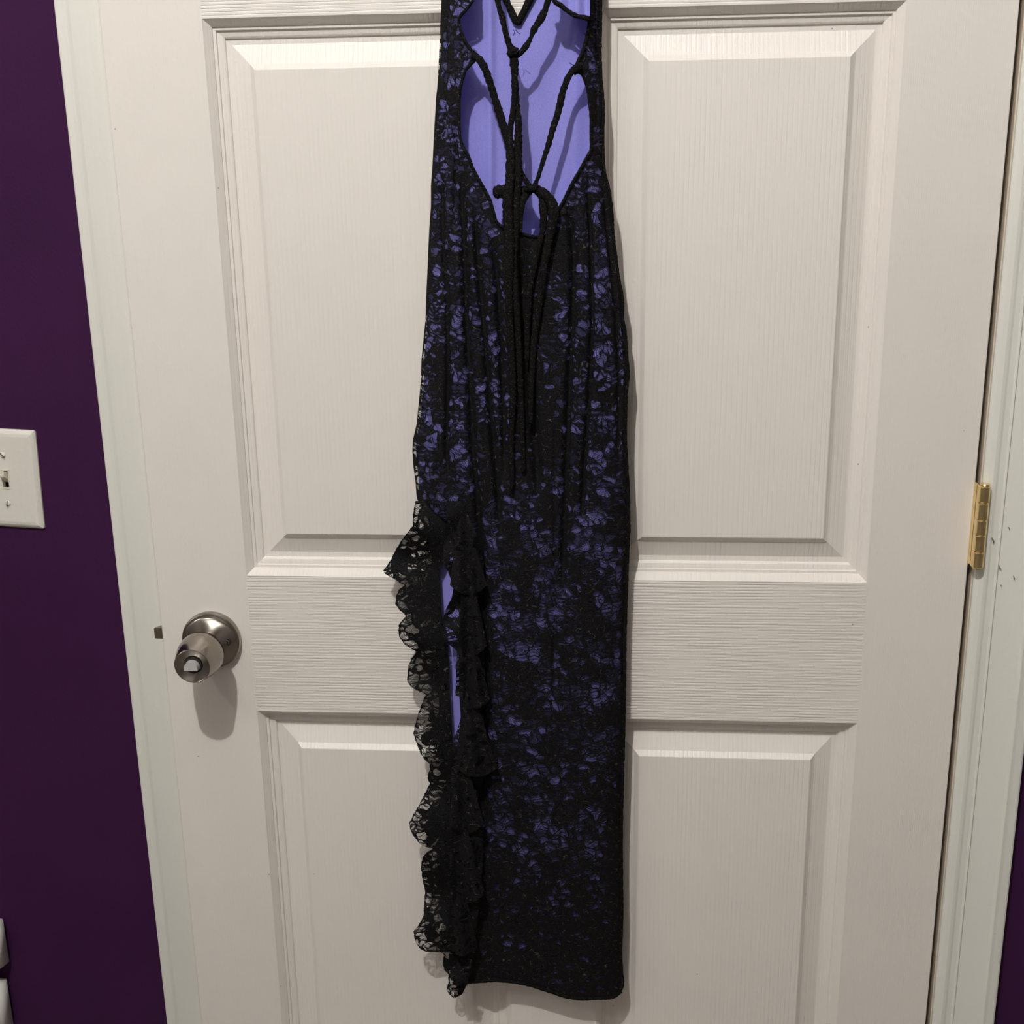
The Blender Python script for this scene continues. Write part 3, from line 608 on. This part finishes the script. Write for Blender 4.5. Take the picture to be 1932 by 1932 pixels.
RRr=[(870,945),(905,1020),(912,1060),(914,1110),(908,1124),(896,1130),(905,1165),(912,1200),(915,1280),(908,1340),(918,1380),(925,1430),(915,1470),(898,1490),(905,1530),(912,1600),(905,1700),(895,1780),(882,1860)]
def fray(seed,V,amp):
    return amp*(np.sin(V*1.9+seed)+.7*np.sin(V*3.7+2*seed))*.5
def ry1(U,V):   # flounces: the free edge swings to and fro
    t=np.clip((interp(RLin,V)-U)/70,0,1); ph=(V+.55*(850-U))/31.
    return -.026-.010*t*np.sin(ph)-.004*np.sin(ph*1.9+1)*t-.004*t
def ry2(U,V):
    l=interp(RRl,V); r=interp(RRr,V); t=np.clip((U-l)/(r-l),0,1); ph=(V+.9*(U-850))/27.
    return -.050-.0045*np.sin(ph)*t-.002*np.sin(2.3*ph)+.004*t
vr=np.arange(945,1883,1.5)
d1=lambda U,V: .9*np.exp(-((U-interp(RL,V))/2.2)**2)+.42*np.clip((U-interp(RL,V)-17)/16,0,1)+.06-.10*lump(U,V,800,1390,30,60)+.35*lump(U,V,770,1135,40,40)+.3*lump(U,V,815,1650,40,90)+.4*lump(U,V,800,1480,30,30)+.25*np.clip((1030-V)/30,0,1)
ruf=grid('ruffle',None,vr,ry1,m_lace2,dress,None,d1,lambda V:interp(RL,V)+fray(1,V,1.2),lambda V:interp(RLin,V),60)
ruf['label']='gathered see-through lace ruffle on the outer slit edge'
# a second, shorter layer of the same gathered frill under the first
ruf2=grid('ruffle',None,vr,lambda U,V: ry1(U,V+22)+.006,m_lace2,dress,None,lambda U,V:.30+0*U,lambda V:interp(RL,V)*.45+interp(RLin,V)*.55+4*np.sin(V/19),lambda V:interp(RLin,V)-1,40)
ruf2['label']='inner layer of the gathered ruffle'
ruf3=grid('ruffle',None,np.arange(945,1861,1.5),ry2,m_lace2,dress,None,lambda U,V:.38+0*U,lambda V:interp(RRl,V)+fray(4,V,.6),lambda V:interp(RRr,V)+fray(7,V,1.5),40)
ruf3['label']='lace ruffle folded over the skirt side of the slit'
# second tier on the skirt side: overlapping cone-shaped flounces
for k,(u0,v0,u1,v1,wd) in enumerate([(872,975,884,1118,32),(880,1060,892,1232,24),(888,1200,899,1332,23),(884,1300,899,1462,36),(868,1420,880,1568,30),(866,1530,882,1700,30),(862,1640,872,1800,26)]):
    us=np.linspace(0,1,26); vv=np.linspace(0,1,30); V=[];uv=[]
    for b_ in vv:
        for a_ in us:
            cu=u0+(u1-u0)*b_; hw_=3+wd*b_**.75; uu=cu+(a_-.5)*2*hw_; vr_=v0+(v1-v0)*b_+ (18*(1-(2*a_-1)**2)-14)*b_**2
            y=-.054-.0050*b_*math.sin(a_*7.5+1.7*k)-.004*b_*(1-a_)
            p=P(uu,vr_,y); V.append(p); uv.append((p[0]*1.2+k*.1,p[2]))
    n=26; Fc=[(i*n+j,(i+1)*n+j,(i+1)*n+j+1,i*n+j+1) for i in range(29) for j in range(25)]
    if k in (1,2): V=[v for v in V]
    mesh('flounce',V,Fc,m_lace2,dress,True,uv,[.45+.3*(i//n>27) for i in range(len(V))])
